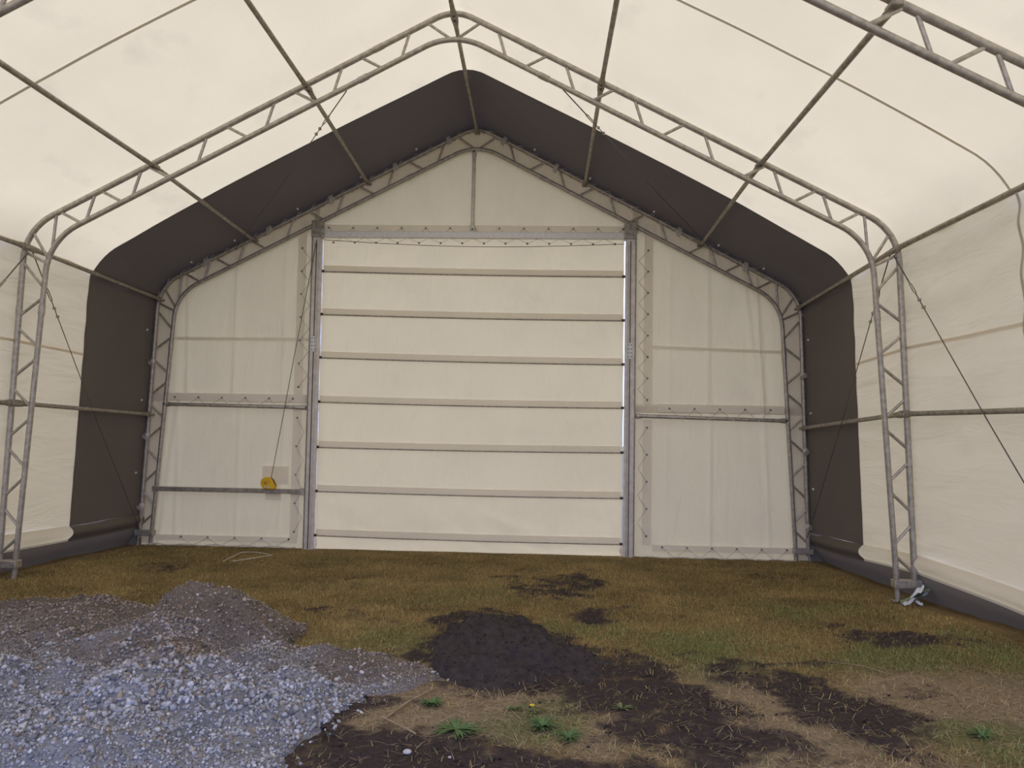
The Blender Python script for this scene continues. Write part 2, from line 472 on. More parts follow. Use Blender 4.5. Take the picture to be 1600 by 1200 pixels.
FR = [(2.98, 0.0, 0.03, 0.026), (3.78, -0.06, 0.03, 0.036), (2.5, 0.0, 0.03, 0.012), (3.9, -0.14, 0.05, 0.022)]
pUL = panel('upper_panel', -4.19, -2.03, lambda x: 1.845, sidez, FL, 42)
pUR = panel('upper_panel', 2.02, 4.19, lambda x: 1.79, sidez, FR, 43)
pLL = panel('lower_panel', -4.45, -2.05, lambda x: -0.04, lambda x: 1.95, [(-3.0, 0.0, 0.03, 0.018), (-3.8, 0.0, 0.03, 0.022), (-2.45, 0.02, 0.03, 0.012), (-4.0, 0.1, 0.04, 0.024)], 44, 0.018, low=0.008)
pLR = panel('lower_panel', 2.02, 4.45, lambda x: -0.05, lambda x: 1.90, [(3.02, 0.0, 0.025, 0.026), (3.75, -0.04, 0.03, 0.020), (2.45, 0.02, 0.03, 0.010)], 45, 0.018, low=0.006)
# double-thickness hems and thin raised strips
def hemstrip(name, par, x0, x1, z0, z1, y=-0.034, dz=0.0, tilt=0.0):
    n = max(2, int(max(x1 - x0, z1 - z0) / 0.06))
    def fn(u, v):
        x, z = x0 + (x1 - x0) * u, z0 + (z1 - z0) * v + tilt * u
        return (x, y - 0.002 * math.sin(9 * (x + z)), z)
    nu, nv = (n, 2) if x1 - x0 > z1 - z0 else (2, n)
    return MB().grid(fn, [i / nu for i in range(nu + 1)], [i / nv for i in range(nv + 1)]).build(name, M['hem'], par)
for p in (gp, pUL, pUR, pLL, pLR): pass
hemstrip('hem', gp, -2.0, 2.0, 4.085, 4.165, -0.018)
hemstrip('hem', pUL, -3.98, -2.12, 1.85, 1.95)
hemstrip('hem', pUR, 2.35, 3.92, 1.80, 1.90)
hemstrip('hem', pUL, -2.29, -2.18, 1.95, 4.22)
hemstrip('hem', pLL, -2.29, -2.18, 0.10, 1.78)
hemstrip('hem', pUR, 2.17, 2.28, 1.90, 4.2)
hemstrip('hem', pLR, 2.17, 2.28, 0.14, 1.70)
hemstrip('hem', pLL, -4.03, -2.2, 0.06, 0.13)
hemstrip('hem', pLR, 2.3, 4.02, 0.07, 0.145)
hemstrip('fabric_strip', pUL, -3.96, -2.12, 2.635, 2.675, -0.03, tilt=0.01)  # thin raised strip across each upper panel
hemstrip('fabric_strip', pUR, 2.25, 3.96, 2.60, 2.64, -0.03, tilt=-0.05)
hemstrip('repair_patch', pLL, -2.67, -2.33, 0.80, 1.03, -0.026)
hemstrip('repair_patch', pLL, -2.62, -2.42, 0.60, 0.69, -0.026)
# grey flap of the roof band wrapped round the outside edge of the end wall
fl = MB()
ip = resample(offset_path(OUT, 0.04), 160); iq = resample(offset_path(INN, 0.0), 160)
fl.grid(lambda i, v: T(*( (ip[i].lerp(iq[i], v)).x, 0, (ip[i].lerp(iq[i], v)).z)) + Vector((0, 0.035 + 0.012 * v, 0)), range(160), [0, 0.33, 0.66, 1.0])
flap = fl.build('outside_flap', M['flap'], end)
def grommets(par, pts, r=0.012, mat='dark'):
    me = None
    for (x, y, z) in pts:
        if me is None:
            b = MB(); n = 12
            ring = [(math.cos(2 * math.pi * k / n), math.sin(2 * math.pi * k / n)) for k in range(n)]
            v = [(r * c, -0.004, r * s) for c, s in ring] + [(r * .45 * c, -0.006, r * .45 * s) for c, s in ring] + [(r * 1.15 * c, 0.003, r * 1.15 * s) for c, s in ring]
            f = [(k, (k + 1) % n, n + (k + 1) % n, n + k) for k in range(n)] + [(2 * n + k, 2 * n + (k + 1) % n, (k + 1) % n, k) for k in range(n)] + [tuple(range(n, 2 * n))]
            b.add(v, f)
            o = b.build('grommet', M[mat], par); me = o.data
        else:
            o = bpy.data.objects.new('grommet', me); COL.objects.link(o); o.parent = par
        o.location = (x, y, z)
LACE = []
def lace(label, hooks, rail, group='lacing cords of the end wall', r=0.0042):
    """zig-zag cord between grommets (hooks) and a rail (function of index -> point)"""
    pts = []
    for i, h in enumerate(hooks):
        pts += [Vector(h), Vector(rail(i, 0.5))]
    pts = pts[:-1]
    path = []
    for a, b in zip(pts[:-1], pts[1:]):
        path += [a, a.lerp(b, 0.5) + Vector((0, -0.004, -0.004))]
    path.append(pts[-1])
    o = MB().tube(path, r, 5).build('lacing_cord', M['cord'])
    tag(o, label, 'cord', group)
    return o
def seq(a, b, n): return [a + (b - a) * k / (n - 1) for k in range(n)]
YG = -0.036            # in the end wall's local y
# header, gable side
hk = [(x, YG + 0.016, 4.125) for x in seq(-1.9, 1.9, 13)]
grommets(gp, hk)
lace('white lacing cord zigzagging between the gable panel and the door header', [(x, y + 0.045, z) for x, y, z in hk], lambda i, t: (-1.74 + i * 3.8 / 12, -0.03, 3.975))
for par, xx, zz, lab, rx in ((pUL, -2.235, seq(2.05, 3.85, 7), 'white lacing cord beside the upper half of the left door post', -2.115), (pLL, -2.235, seq(0.2, 1.65, 5), 'white lacing cord beside the lower half of the left door post', -2.135),
                        (pUR, 2.22, seq(1.95, 3.85, 8), 'white lacing cord beside the upper half of the right door post', 2.10), (pLR, 2.22, seq(0.25, 1.6, 5), 'white lacing cord beside the lower half of the right door post', 2.11)):
    hk = [(xx, YG, z) for z in zz]; grommets(par, hk)
    st = zz[1] - zz[0]
    lace(lab, [(x, y + 0.045, z) for x, y, z in hk], lambda i, t, rx=rx, zz=zz, st=st: (rx, 0.0, zz[0] + st * (i + 0.5)))
for par, xs, z, lab, rz in ((pUL, seq(-3.85, -2.3, 6), 1.895, 'white lacing cord along the left wall rail', 1.775), (pUR, seq(2.5, 3.75, 5), 1.845, 'white lacing cord along the right wall rail', 1.705)):
    hk = [(x, YG, z) for x in xs]; grommets(par, hk); st = xs[1] - xs[0]
    lace(lab, [(x, y + 0.045, zz_) for x, y, zz_ in hk], lambda i, t, xs=xs, st=st, rz=rz: (xs[0] + st * (i + 0.5), -0.035, rz))
for par, xs, z, lab, rz in ((pLL, seq(-3.7, -2.3, 5), 0.105, 'white lacing cord at the foot of the left end panel', 0.01), (pLR, seq(2.42, 3.95, 6), 0.115, 'white lacing cord at the foot of the right end panel', -0.005)):
    hk = [(x, YG, z) for x in xs]; grommets(par, hk); st = xs[1] - xs[0]
    lace(lab, [(x, y + 0.045, zz_) for x, y, zz_ in hk], lambda i, t, xs=xs, st=st, rz=rz: (xs[0] + st * (i + 0.5), -0.02, rz))
for nm, x0, x1, z in (('left', -4.1, -2.2, 0.012), ('right', 2.15, 4.1, -0.002)):
    pth = [(x0 + (x1 - x0) * k / 24, -0.02 + 0.01 * math.sin(k * 1.9), z + 0.008 * math.sin(k * 1.3)) for k in range(25)]
    tag(MB().tube(pth, 0.008, 6).build('ground_rope', M['cord']), 'pale rope lying along the foot of the %s end panel' % nm, 'rope', 'ground ropes of the end wall')

# ================================================================== SETTING: roll-up door
door = thing('door_1', 'closed cream fabric roll-up door stiffened by seven horizontal rods', 'door', (0, 0.055, 0), kind='structure')
RODS = [(3.55, 3.51), (2.99, 2.95), (2.43, 2.39), (1.86, 1.84), (1.28, 1.28), (0.72, 0.71), (0.16, 0.14)]
DX0, DX1 = -1.973, 1.922
def rodz(k, u): return RODS[k][0] + (RODS[k][1] - RODS[k][0]) * u - 0.010 * math.sin(math.pi * u)
edges = [lambda u: 4.03] + [lambda u, k=k: rodz(k, u) for k in range(7)] + [lambda u: -0.02]
for k in range(8):
    hi, lo = edges[k], edges[k + 1]
    def fn(u, v, hi=hi, lo=lo, k=k):
        x = DX0 + (DX1 - DX0) * u
        z = lo(u) + (hi(u) - lo(u)) * v
        d = 0.012 * math.sin(math.pi * v) * (0.6 + 0.8 * float(fbm(x * 1.3, k * 3.7, 51))) + 0.008 * float(fbm(x * 2.2, z * 1.4, 52))
        for xf in (-1.62, -1.10, -0.56, 0.0, 0.52, 1.10, 1.58):
            d += 0.006 * math.exp(-((x - xf + 0.015 * math.sin(3 * z + k)) / 0.022) ** 2)
        if k >= 6: d += 0.014 * float(fbm(x * 3 + z * 4, z * 3.5, 57, 3)) * math.sin(math.pi * v) * 1.6
        if k == 7: d += -0.02 * (1 - v) + 0.012 * math.sin(5 * x)
        return (x + (0.006 if k < 7 else 0.03) * math.sin(math.pi * v) * (1 if u < 0.5 else -1) * abs(2 * u - 1) ** 8, -d, z)
    MB().grid(fn, [i / 180 for i in range(181)], [j / 14 for j in range(15)]).build('curtain_panel', M['door'], door)
for k in range(7):
    zl = lambda u: rodz(k, u)
    hs = MB().grid(lambda u, v: (DX0 + 0.02 + (DX1 - DX0 - 0.04) * u, -0.016 - 0.014 * (1 - v), rodz(k, u) + 0.008 + 0.075 * v), [i / 40 for i in range(41)], [0, .25, .5, .75, 1]).build('rod_pocket', M['hem'], door)
    MB().tube([(DX0 - 0.025 + (DX1 - DX0 + 0.05) * i / 20, -0.022, rodz(k, i / 20)) for i in range(21)], 0.011, 8).build('stiffening_rod', M['steel'], door)
    for u, s in ((0, -1), (1, 1)):
        x = DX0 if u == 0 else DX1
        MB().box((x - 0.03, -0.045, rodz(k, u) - 0.012), (x + 0.03, -0.018, rodz(k, u) + 0.02)).build('end_clip', M['dark'], door, False, 0.004)
hk = [(x, -0.015, 3.935 + 0.0 * x) for x in seq(-1.84, 1.8, 14)]
grommets(door, hk)
lace('thin lacing cord tying the roll-up door to its header', [(x, y + 0.05, z) for x, y, z in hk], lambda i, t: (-1.70 + i * 3.64 / 13, -0.02, 3.985), r=0.003)

# ================================================================== door frame
def post(x0, x1, xs_in, lab, splice_x, splice_z):
    t = thing('door_post', lab, 'post', ((x0 + x1) / 2, 0, -0.03), 'posts of the roll-up door')
    f = local(t); s = 1 if xs_in > x0 else -1
    lean = 0.0
    MB().box(f((x0, -0.045, -0.03)), f((x1, 0.075, 4.02))).build('channel', M['post'], t, False, 0.006)
    gx0, gx1 = sorted((xs_in, xs_in - s * 0.034))
    MB().box(f((gx0, -0.075, 0.0)), f((gx1, -0.045, 3.88))).build('guide_rail', M['post'], t, False, 0.004)
    ox = x0 if s > 0 else x1
    MB().box(f((min(ox, ox - s * 0.012), -0.055, -0.02)), f((max(ox, ox - s * 0.012), 0.02, 4.0))).build('edge_lip', M['steel_dull'], t, False, 0.003)
    MB().box(f(((x0 + x1) / 2 - 0.008, -0.051, 0.0)), f(((x0 + x1) / 2 + 0.002, -0.0445, 3.95))).build('groove_shade', M['dark'], t, False)  # raised dark strip, the shade inside a groove put in as colour
    pl = MB().box(f((splice_x - 0.034, -0.056, splice_z - 0.10)), f((splice_x + 0.034, -0.046, splice_z + 0.10))).build('splice_plate', M['plate'], t, False, 0.003)
    for i in range(4):
        for j in (-1, 1):
            c = f((splice_x + j * 0.017, -0.056, splice_z - 0.072 + 0.048 * i))
            MB().disc(c, (0, -1, 0), 0.007, 0.005, 8).build('bolt', M['dark'], pl)
    MB().box(f((x0 - 0.02, -0.06, 3.98)), f((x1 + 0.01, 0.07, 4.20))).build('head_bracket', M['steel_dull'], t, False, 0.006)
    return t
post(-2.085, -1.975, -1.955, 'pale zinc post left of the roll-up door with bolted splice plate', -2.035, 2.60)
post(1.935, 2.055, 1.925, 'pale zinc post right of the roll-up door with bolted splice plate', 1.992, 2.56)
hd = thing('door_header', 'pale horizontal header tube above the roll-up door', 'beam', (0, 0, 3.97))
f = local(hd)
MB().box(f((-1.97, -0.03, 3.985)), f((1.935, 0.045, 4.07))).build('beam', M['plate'], hd, False, 0.01)
for x in (-1.955, 1.92):
    MB().box(f((x - 0.018, -0.045, 3.96)), f((x + 0.018, -0.028, 4.10))).build('end_plate', M['steel'], hd, False, 0.003)
sag = [(-1.93 + 3.84 * k / 24, -0.05, 3.945 - 0.11 * math.sin(math.pi * k / 24) * 0.55 - 0.03 * k / 24) for k in range(25)]
tag(MB().tube(sag, 0.004, 5).build('slack_cord', M['cable']), 'thin dark cord sagging below the door header', 'cord')
cp = thing('gable_post', 'slim vertical tube between the door header and the far apex', 'post', (-0.025, -0.005, 4.07))
MB().tube([(0, 0, 0.0), (0, 0, 0.06), (0.0, 0, 0.12), (0.003, 0, 0.95), (0.004, 0, 1.02), (0.004, 0, 1.065)], [(0.032, 0.010), (0.032, 0.010), 0.025, 0.025, (0.032, 0.009), (0.032, 0.009)], 12).build('tube', M['post'], cp)
for z in (0.03, 1.045): MB().disc((0, -0.012, z), (0, -1, 0), 0.012, 0.01, 8).build('bolt', M['dark'], cp)
def girt(lab, xa, za, xb, zb, mat='steel'):
    t = thing('wall_rail', lab, 'rail', ((xa + xb) / 2, -0.012, (za + zb) / 2))
    f = local(t)
    P = [(xa, -0.012, za), (xa + .05, -0.012, za), (xa + .12, -0.012, za), (xb - .12, -0.012, zb), (xb - .05, -0.012, zb), (xb, -0.012, zb)]
    MB().tube([f(p) for p in P], [(0.008, 0.032), (0.008, 0.032), 0.024, 0.024, (0.008, 0.032), (0.008, 0.032)], 12).build('tube', M[mat], t)
    for x, z in ((xa + .02, za), (xb - .02, zb)):
        MB().disc(f((x, -0.02, z)), (0, -1, 0), 0.014, 0.014, 8).build('bolt', M['dark'], t)
    return t
girt('galvanised rail tube across the left end panel at mid height', -3.99, 1.80, -2.09, 1.785)
girt('galvanised rail tube across the right end panel at mid height', 2.05, 1.745, 3.96, 1.715)
lr = thing('low_rail', 'flat grey steel channel across the left end panel near the ground', 'rail', (-3.07, -0.02, 0.71))
f = local(lr)
MB().box(f((-4.06, -0.035, 0.685)), f((-2.11, 0.025, 0.742))).build('channel', M['steel_dull'], lr, False, 0.008)
MB().box(f((-2.15, -0.045, 0.67)), f((-2.10, 0.0, 0.76))).build('end_clamp', M['steel'], lr, False, 0.004)
MB().box(f((-4.075, -0.045, 0.675)), f((-4.03, 0.0, 0.75))).build('end_clamp', M['steel'], lr, False, 0.004)

# winch case and its cable
wi = thing('cable_winch', 'small yellow plastic winch case sitting on the low steel rail', 'winch', (-2.555, -0.02, 0.742))
prof = []
for k in range(15):
    a = math.radians(200 - 165 * k / 14)
    prof.append((-0.018 + 0.080 * math.cos(a), 0.078 + 0.074 * math.sin(a)))
prof += [(0.092, 0.045), (0.094, 0.010), (0.070, 0.0), (-0.045, 0.0), (-0.075, 0.020)]
b = MB(); n = len(prof)
v = [(x, -0.065, z) for x, z in prof] + [(x, 0.005, z) for x, z in prof]
b.add(v, [tuple(range(n)), tuple(range(2 * n - 1, n - 1, -1))] + [(k, n + k, n + (k + 1) % n, (k + 1) % n) for k in range(n)])
case = b.build('case', M['yellow'], wi, True, 0.010)
MB().disc((-0.018, -0.066, 0.085), (0, -1, 0), 0.05, 0.006, 20).build('drum_cover', M['yellow'], wi)
for x0, x1, z in ((-0.055, -0.020, 0.082), (-0.012, 0.0, 0.082), (-0.05, -0.005, 0.064), (0.010, 0.022, 0.09), (-0.030, -0.020, 0.108)):
    MB().box((x0, -0.0735, z), (x1, -0.071, z + 0.009)).build('print_mark', M['ink'], wi, False)
MB().box((-0.045, -0.070, 0.018), (0.030, -0.066, 0.036)).build('print_mark', M['paleprint'], wi, False)
MB().tube([(0.030, -0.03, 0.135), (0.055, -0.03, 0.115), (0.082, -0.03, 0.065), (0.092, -0.03, 0.035)], 0.010, 8).build('handle', M['ink'], wi)
MB().box((-0.05, -0.03, -0.006), (0.05, 0.02, 0.004)).build('foot', M['steel_dull'], wi, False)
wc = [(-2.035, -0.065, 3.90), (-2.09, -0.066, 3.55), (-2.28, -0.064, 2.4), (-2.42, -0.062, 1.5), (-2.528, -0.05, 0.88)]
tag(MB().tube(resample(wc, 24), 0.0045, 6).build('winch_cable', M['cable']), 'thin dark cable running from the left door post down to the yellow winch', 'cable')

# ================================================================== arches
def make_truss():
    t = thing('roof_truss', 'x', 'truss')
    def part(name, path, r, mat='steel', n=12): return MB().tube(path, r, n).build(name, M[mat], t)
    def ext(path, dz): 
        a = path[0] + (path[0] - path[1]).normalized() * dz; b = path[-1] + (path[-1] - path[-2]).normalized() * dz
        return [a] + path[1:-1] + [b]
    oc = part('outer_chord', ext(OUT, -0.07), 0.0275, n=14); ic = part('inner_chord', ext(INN, 0.03), 0.0255, n=14)
    S = []   # web struts (x outer, z outer, x inner, z inner) for x > 0
    zO = lambda x: z_on(OUT, x); zI = lambda x: z_on(INN, x)
    def roof(xo, xi): S.append((xo, zO(xo), xi, zI(xi)))
    roof(0.26, 0.02); roof(0.42, 0.50)
    for xc, hg in ((0.98, .085), (1.62, .09), (2.27, .09), (2.96, .03), (3.41, .025)):
        roof(xc - hg, xc - hg - 0.22); roof(xc + hg, xc + hg + 0.085)
    roof(3.78, 3.56)
    S.append((3.81, zO(3.81), x_leg(INN, 3.11), 3.11))
    S.append((x_leg(OUT, 3.29), 3.29, x_leg(INN, 3.03), 3.03))
    S.append((x_leg(OUT, 3.10), 3.10, x_leg(INN, 2.99), 2.99))
    S.append((x_leg(OUT, 3.00), 3.00, x_leg(INN, 2.75), 2.75))
    for zc in (2.42, 1.84, 1.27, 0.71):
        for s in (1, -1):
            zo = zc + s * 0.055; zi = zc + s * 0.235
            S.append((x_leg(OUT, zo), zo, x_leg(INN, zi), zi))
    S.append((x_leg(OUT, 0.22), 0.22, x_leg(INN, 0.38), 0.38))
    for xo, z1, xi, z2 in S:
        for s in (1, -1):
            part('web_strut', [(s * xo, 0, z1), (s * xi, 0, z2)], 0.0145, n=8)
    for s in (1, -1):
        for path, xs in ((OUT, 0.72), (INN, 0.86)):
            p = Vector((s * xs, 0, z_on(path, xs))); d = Vector((1, 0, -s * SL)).normalized()
            part('splice_sleeve', [p - d * 0.05, p + d * 0.05], 0.031)
        for path in (OUT, INN):
            z = 2.58; p = Vector((s * x_leg(path, z), 0, z)); q = Vector((s * x_leg(path, z - .09), 0, z - .09))
            part('splice_sleeve', [p, q], 0.030)
        # foot: cross channel, flat base and stake
        x0, x1 = sorted((s * 4.03, s * 4.27))
        MB().box((x0, -0.05, 0.095), (x1, 0.05, 0.165)).build('foot_channel', M['steel'], t, False, 0.006)
        MB().box((s * 4.072 - 0.05, -0.05, -0.03), (s * 4.072 + 0.05, 0.05, -0.018)).build('base_plate', M['steel_dull'], t, False, 0.003)
        MB().tube([(s * 4.235, 0.0, 0.10), (s * 4.24, 0.0, -0.03)], 0.019, 10).build('ground_stake', M['steel_dull'], t)
        # brackets where the purlins meet the arch
    for (x, z) in NODES:
        MB().box((x - 0.035, -0.055, z - 0.020), (x + 0.035, 0.055, z + 0.012)).build('purlin_bracket', M['steel_dull'], t, False, 0.008)
    return t
GH = 1.645
gxr = x_leg(OUT, GH)
LINES = [('ridge', 0.0, z_on(OUT, 0.0)), ('upper left roof slope', -1.399, z_on(OUT, 1.399)), ('lower left roof slope', -2.866, z_on(OUT, 2.866)), ('left eave', -x_leg(OUT, HE), HE),
         ('left side wall', -gxr, GH), ('upper right roof slope', 1.399, z_on(OUT, 1.399)), ('lower right roof slope', 2.866, z_on(OUT, 2.866)), ('right eave', x_leg(OUT, HE), HE), ('right side wall', gxr, GH)]
NODES = [(x - math.copysign(0.02, x) * (abs(x) > 3.9), z - 0.028 * (abs(x) < 3.9)) for _, x, z in LINES]
def copy_tree(o, parent=None):
    c = o.copy(); COL.objects.link(c)
    if parent is not None: c.parent = parent
    for ch in list(o.children): copy_tree(ch, c)
    return c
proto = make_truss()
TR = []
for i, (y, lab) in enumerate(((0.0, 'galvanised arch truss standing against the cream end wall'),
                              (-L1, 'galvanised arch truss spanning the middle of the tent, both legs in view'),
                              (-L2, 'nearest galvanised arch truss, only its roof chords showing in the top corners'))):
    t = proto if i == 0 else copy_tree(proto)
    TR.append(t)
for i, (y, lab) in enumerate(((0.0, 'galvanised arch truss standing against the cream end wall'),
                              (-L1, 'galvanised arch truss spanning the middle of the tent, both legs in view'),
                              (-L2, 'nearest galvanised arch truss, only its roof chords showing in the top corners'))):
    dx, dz, r = place(y)
    TR[i].location = (dx + 3 * r, y, dz); TR[i].rotation_euler = (0, -r, 0)
    tag(TR[i], lab, 'truss', 'arch trusses of the tent')

# purlins: tubes flattened and bolted at both ends
for (nm, x, z) in LINES:
    sx = math.copysign(1, x) if abs(x) > 3.9 else 0
    for ya, yb, bay in ((0.0, -L1, 'between end wall and middle arch'), (-L1, -L2, 'from middle arch toward the camera')):
        A, B = T(x - sx * 0.03, ya, z - 0.034 * (sx == 0)), T(x - sx * 0.03, yb, z - 0.034 * (sx == 0))
        if x == 0: A.z -= 0.0; B.z -= 0.0
        mid = (A + B) / 2
        t = thing('purlin', 'galvanised purlin tube, %s, %s' % (nm, bay), 'purlin', mid, 'purlins between the arches')
        d = (B - A).normalized(); Ln = (B - A).length
        P = [A + d * s - mid for s in (0.012, 0.07, 0.15, 0.3)] + [B - d * s - mid for s in (0.3, 0.15, 0.07, 0.012)]
        flat = (0.034, 0.008) if sx == 0 else (0.008, 0.034)
        R = [flat, flat, 0.024, 0.022, 0.022, 0.024, flat, flat]
        MB().tube(P, R, 12).build('tube', M['steel_dull'], t)
        for s in (0.04, Ln - 0.04):
            c = A + d * s - mid
            nrm = Vector((-sx, 0, 0)) if sx else Vector((0, 0, -1))
            MB().disc(c + nrm * 0.006, nrm, 0.013, 0.012, 8).build('bolt', M['dark'], t)

# bracing cables with turnbuckles
def brace(lab, A, B, tb=0.10):
    A, B = Vector(A), Vector(B)
    t = thing('bracing_cable', lab, 'cable', A, 'diagonal bracing cables')
    d = B - A; Ln = d.length; u = d.normalized()
    p0, p1 = u * (tb * Ln), u * (tb * Ln + 0.16)
    MB().tube([p1, d * 0.5 + Vector((0, 0, -0.006 * Ln)), d], 0.0048, 6).build('wire', M['cable'], t)
    MB().tube([Vector((0, 0, 0)), p0], 0.006, 6).build('eye_rod', M['cable'], t)
    sd = u.cross(Vector((0, 0, 1))).normalized() * 0.010
    tbp = MB()
    for s in (1, -1): tbp.tube([p0 + sd * 0.2 * s, p0 + sd * s + u * 0.03, p1 + sd * s - u * 0.03, p1 + sd * 0.2 * s], 0.0055, 6)
    tbp.build('turnbuckle', M['steel_dull'], t)
    pm = u * (tb * Ln + 0.30)
    for k in range(2):
        c = u * (tb * Ln + 0.24 + 0.10 * k)
        MB().box(c - Vector((0.013, 0.013, 0.013)), c + Vector((0.013, 0.013, 0.013))).build('wire_clip', M['steel_dull'], t, False, 0.004)
brace('bracing cable down the left wall from the middle arch to the far left foot', T(-4.05, -L1 + 0.03, 3.10), T(-4.19, -0.06, 0.17))
brace('bracing cable down the right wall from the middle arch to the far right foot', T(4.05, -L1 + 0.03, 3.10), T(4.17, -0.10, 0.30))
brace('bracing cable down the right wall from the middle arch toward the camera', T(4.06, -L1 - 0.03, 3.08), T(4.17, -L2 + 0.06, 0.15))
brace('bracing cable down the left wall from the middle arch toward the camera', T(-4.06, -L1 - 0.03, 3.08), T(-4.17, -L2 + 0.06, 0.15))
brace('bracing cable under the left roof slope beside the dark band', T(-1.02, -L1, 4.66), T(-3.10, -0.05, 3.80), 0.12)
brace('bracing cable under the right roof slope beside the dark band', T(1.04, -L1, 4.66), T(3.00, -0.05, 3.86), 0.12)

# straps round the outer chord of the end arch
def strap(x, z, lab, tail=1):
    i = min(range(len(OUT)), key=lambda k: 0)
    px = x
    p = T(px, 0, z) + Vector((0, -0.0, 0))
    s = 1 if x > 0 else -1
    roof = abs(x) < 4.0
    tdir = Vector((1, 0, -s * SL)).normalized() if roof else Vector((0, 0, 1))
    nd = Vector((-tdir.z * -1, 0, 0)) if False else (Vector((s * SL, 0, 1)).normalized() if roof else Vector((s, 0, 0)))
    t = thing('tie_strap', lab, 'strap', p, 'webbing straps on the end arch')
    b = MB()
    n = 14
    for k in range(n):     # ring round the chord
        pass
    ring = []
    for k in range(n + 1):
        a = 2 * math.pi * k / n
        ring.append(nd * (0.034 * math.cos(a)) + Vector((0, 1, 0)) * (0.034 * math.sin(a)))
    b.grid(lambda k, w: ring[k] + tdir * w, range(n + 1), (-0.026, 0.026))
    b.build('loop', M['strap'], t)
    c = MB()
    Ls = 0.15 + 0.05 * random.random()
    def tl(k, w):
        q = k / 6
        return nd * (0.030 - 0.075 * q * q + 0.02 * math.sin(q * 5)) + Vector((0, -1, 0)) * (0.020 + Ls * q * 0.75) + tdir * w + Vector((0, 0, -0.05 * q * q))
    c.grid(tl, range(7), (-0.026, 0.0, 0.026))
    c.build('tail', M['strap'], t)
SW = ['highest', 'second', 'third', 'lowest']
for x, lab in ((-0.36, 'just left of the far apex'), (0.36, 'just right of the far apex')):
    strap(x, z_on(OUT, abs(x)), 'tan webbing strap on the end arch ' + lab)
for j, x in enumerate((-1.04, -1.86, -2.66, -3.47)): strap(x, z_on(OUT, abs(x)), '%s tan webbing strap down the left roof slope of the end arch' % SW[j])
for j, x in enumerate((1.03, 2.59, 3.42)): strap(x, z_on(OUT, x), '%s tan webbing strap down the right roof slope of the end arch' % ('highest', 'second', 'lowest')[j])
for j, z in enumerate((2.33, 1.38, 0.48)): strap(-x_leg(OUT, z), z, '%s tan webbing strap on the left leg of the end arch' % ('highest', 'middle', 'lowest')[j])
for j, z in enumerate((2.31, 1.37, 0.44)): strap(x_leg(OUT, z), z, '%s tan webbing strap on the right leg of the end arch' % ('highest', 'middle', 'lowest')[j])
# spiral lacing of the band round the end arch
def spiral(sgn, lab):
    P = resample([p for p in OUT if p.x * sgn >= -0.001 and p.z > 0.2], 300)
    if sgn > 0: pass
    path = []
    for k, p in enumerate(P):
        a, b = P[max(k - 1, 0)], P[min(k + 1, 299)]
        t = (b - a).normalized(); n = Vector((-t.z, 0, t.x))
        q = 2 * math.pi * k / 13
        path.append(T(p.x, 0, p.z) + n * (0.036 * math.cos(q)) + Vector((0, 1, 0)) * (0.034 * math.sin(q)))
    tag(MB().tube(path, 0.0042, 5).build('lacing_cord', M['cord']), lab, 'cord', 'lacing cords of the end arch')
spiral(-1, 'thin cord wound round the left half of the end arch'); spiral(1, 'thin cord wound round the right half of the end arch')
# small pale discs on the dark band
for o in COL.objects:
    pass
def pale_discs(par, pts):
    me = None
    for p in pts:
        if me is None:
            o = MB().disc((0, 0, -0.0), (0, -1, 0), 0.014, 0.012, 10).build('pale_disc', M['plate'], par); me = o.data
        else:
            o = bpy.data.objects.new('pale_disc', me); COL.objects.link(o); o.parent = par
        o.location = p
pale_discs(ceiling, [T(s * x, -0.20, z_on(OUT, x) + 0.005) for s in (-1, 1) for x in (0.75, 1.45, 2.25, 3.05, 3.6)])
for s, nm in ((-1, 'wall_left'), (1, 'wall_right')):
    pale_discs(bpy.data.objects[nm], [T(s * (x_leg(OUT, z) + 0.02), -0.17, z) for z in (2.72, 1.82, 0.9)])

# ================================================================== SETTING: ground
SOIL = [(-3.10, -1.79, .28, .30, .8), (1.09, -2.25, .50, .85, .8), (1.52, -3.55, .22, .28, .95), (0.50, -3.95, .42, .30, 1), (-0.24, -3.95, .25, .2, .5), (-0.86, -2.32, .22, .3, .6),
        (3.52, -4.18, .42, .24, .9), (3.17, -3.69, .22, .13, .8), (2.16, -5.08, .14, .17, .9), (2.56, -4.83, .38, .16, .9), (2.58, -5.72, .38, .62, 1.2), (1.63, -5.72, .34, .90, 1.1), (1.25, -5.45, .34, .42, 1.1),
        (0.45, -6.70, .85, .34, 1.25), (1.85, -6.28, .3, .4, 1.1), (-0.77, -3.67, .3, .22, .5), (0.72, -4.95, .62, .75, 1.3), (1.1, -6.75, .6, .3, 1.1), (-0.05, -6.35, .3, .35, 1.1),
        (2.0, -2.0, .3, .3, .45), (-1.6, -1.5, .4, .25, .4), (3.3, -1.4, .35, .2, .4), (0.0, -5.95, .25, .2, .9), (2.9, -6.6, .5, .25, .5), (3.9, -5.3, .4, .2, .5), (-0.2, -1.1, .5, .22, .4), (2.7, -0.5, .6, .2, .5)]
GREEN = [(2.08, -4.60, .38, .50, 1), (3.35, -4.65, .55, .32, 1), (3.04, -6.10, .30, .24, 1.1), (3.96, -4.70, .25, .5, .9), (1.00, -6.11, .18, .30, 1.1), (0.05, -4.61, .38, .42, .6), (1.35, -4.2, .4, .35, .7), (3.2, -3.3, .7, .4, .5), (0.2, -2.9, .5, .3, .4), (3.6, -6.3, .3, .3, .8)]
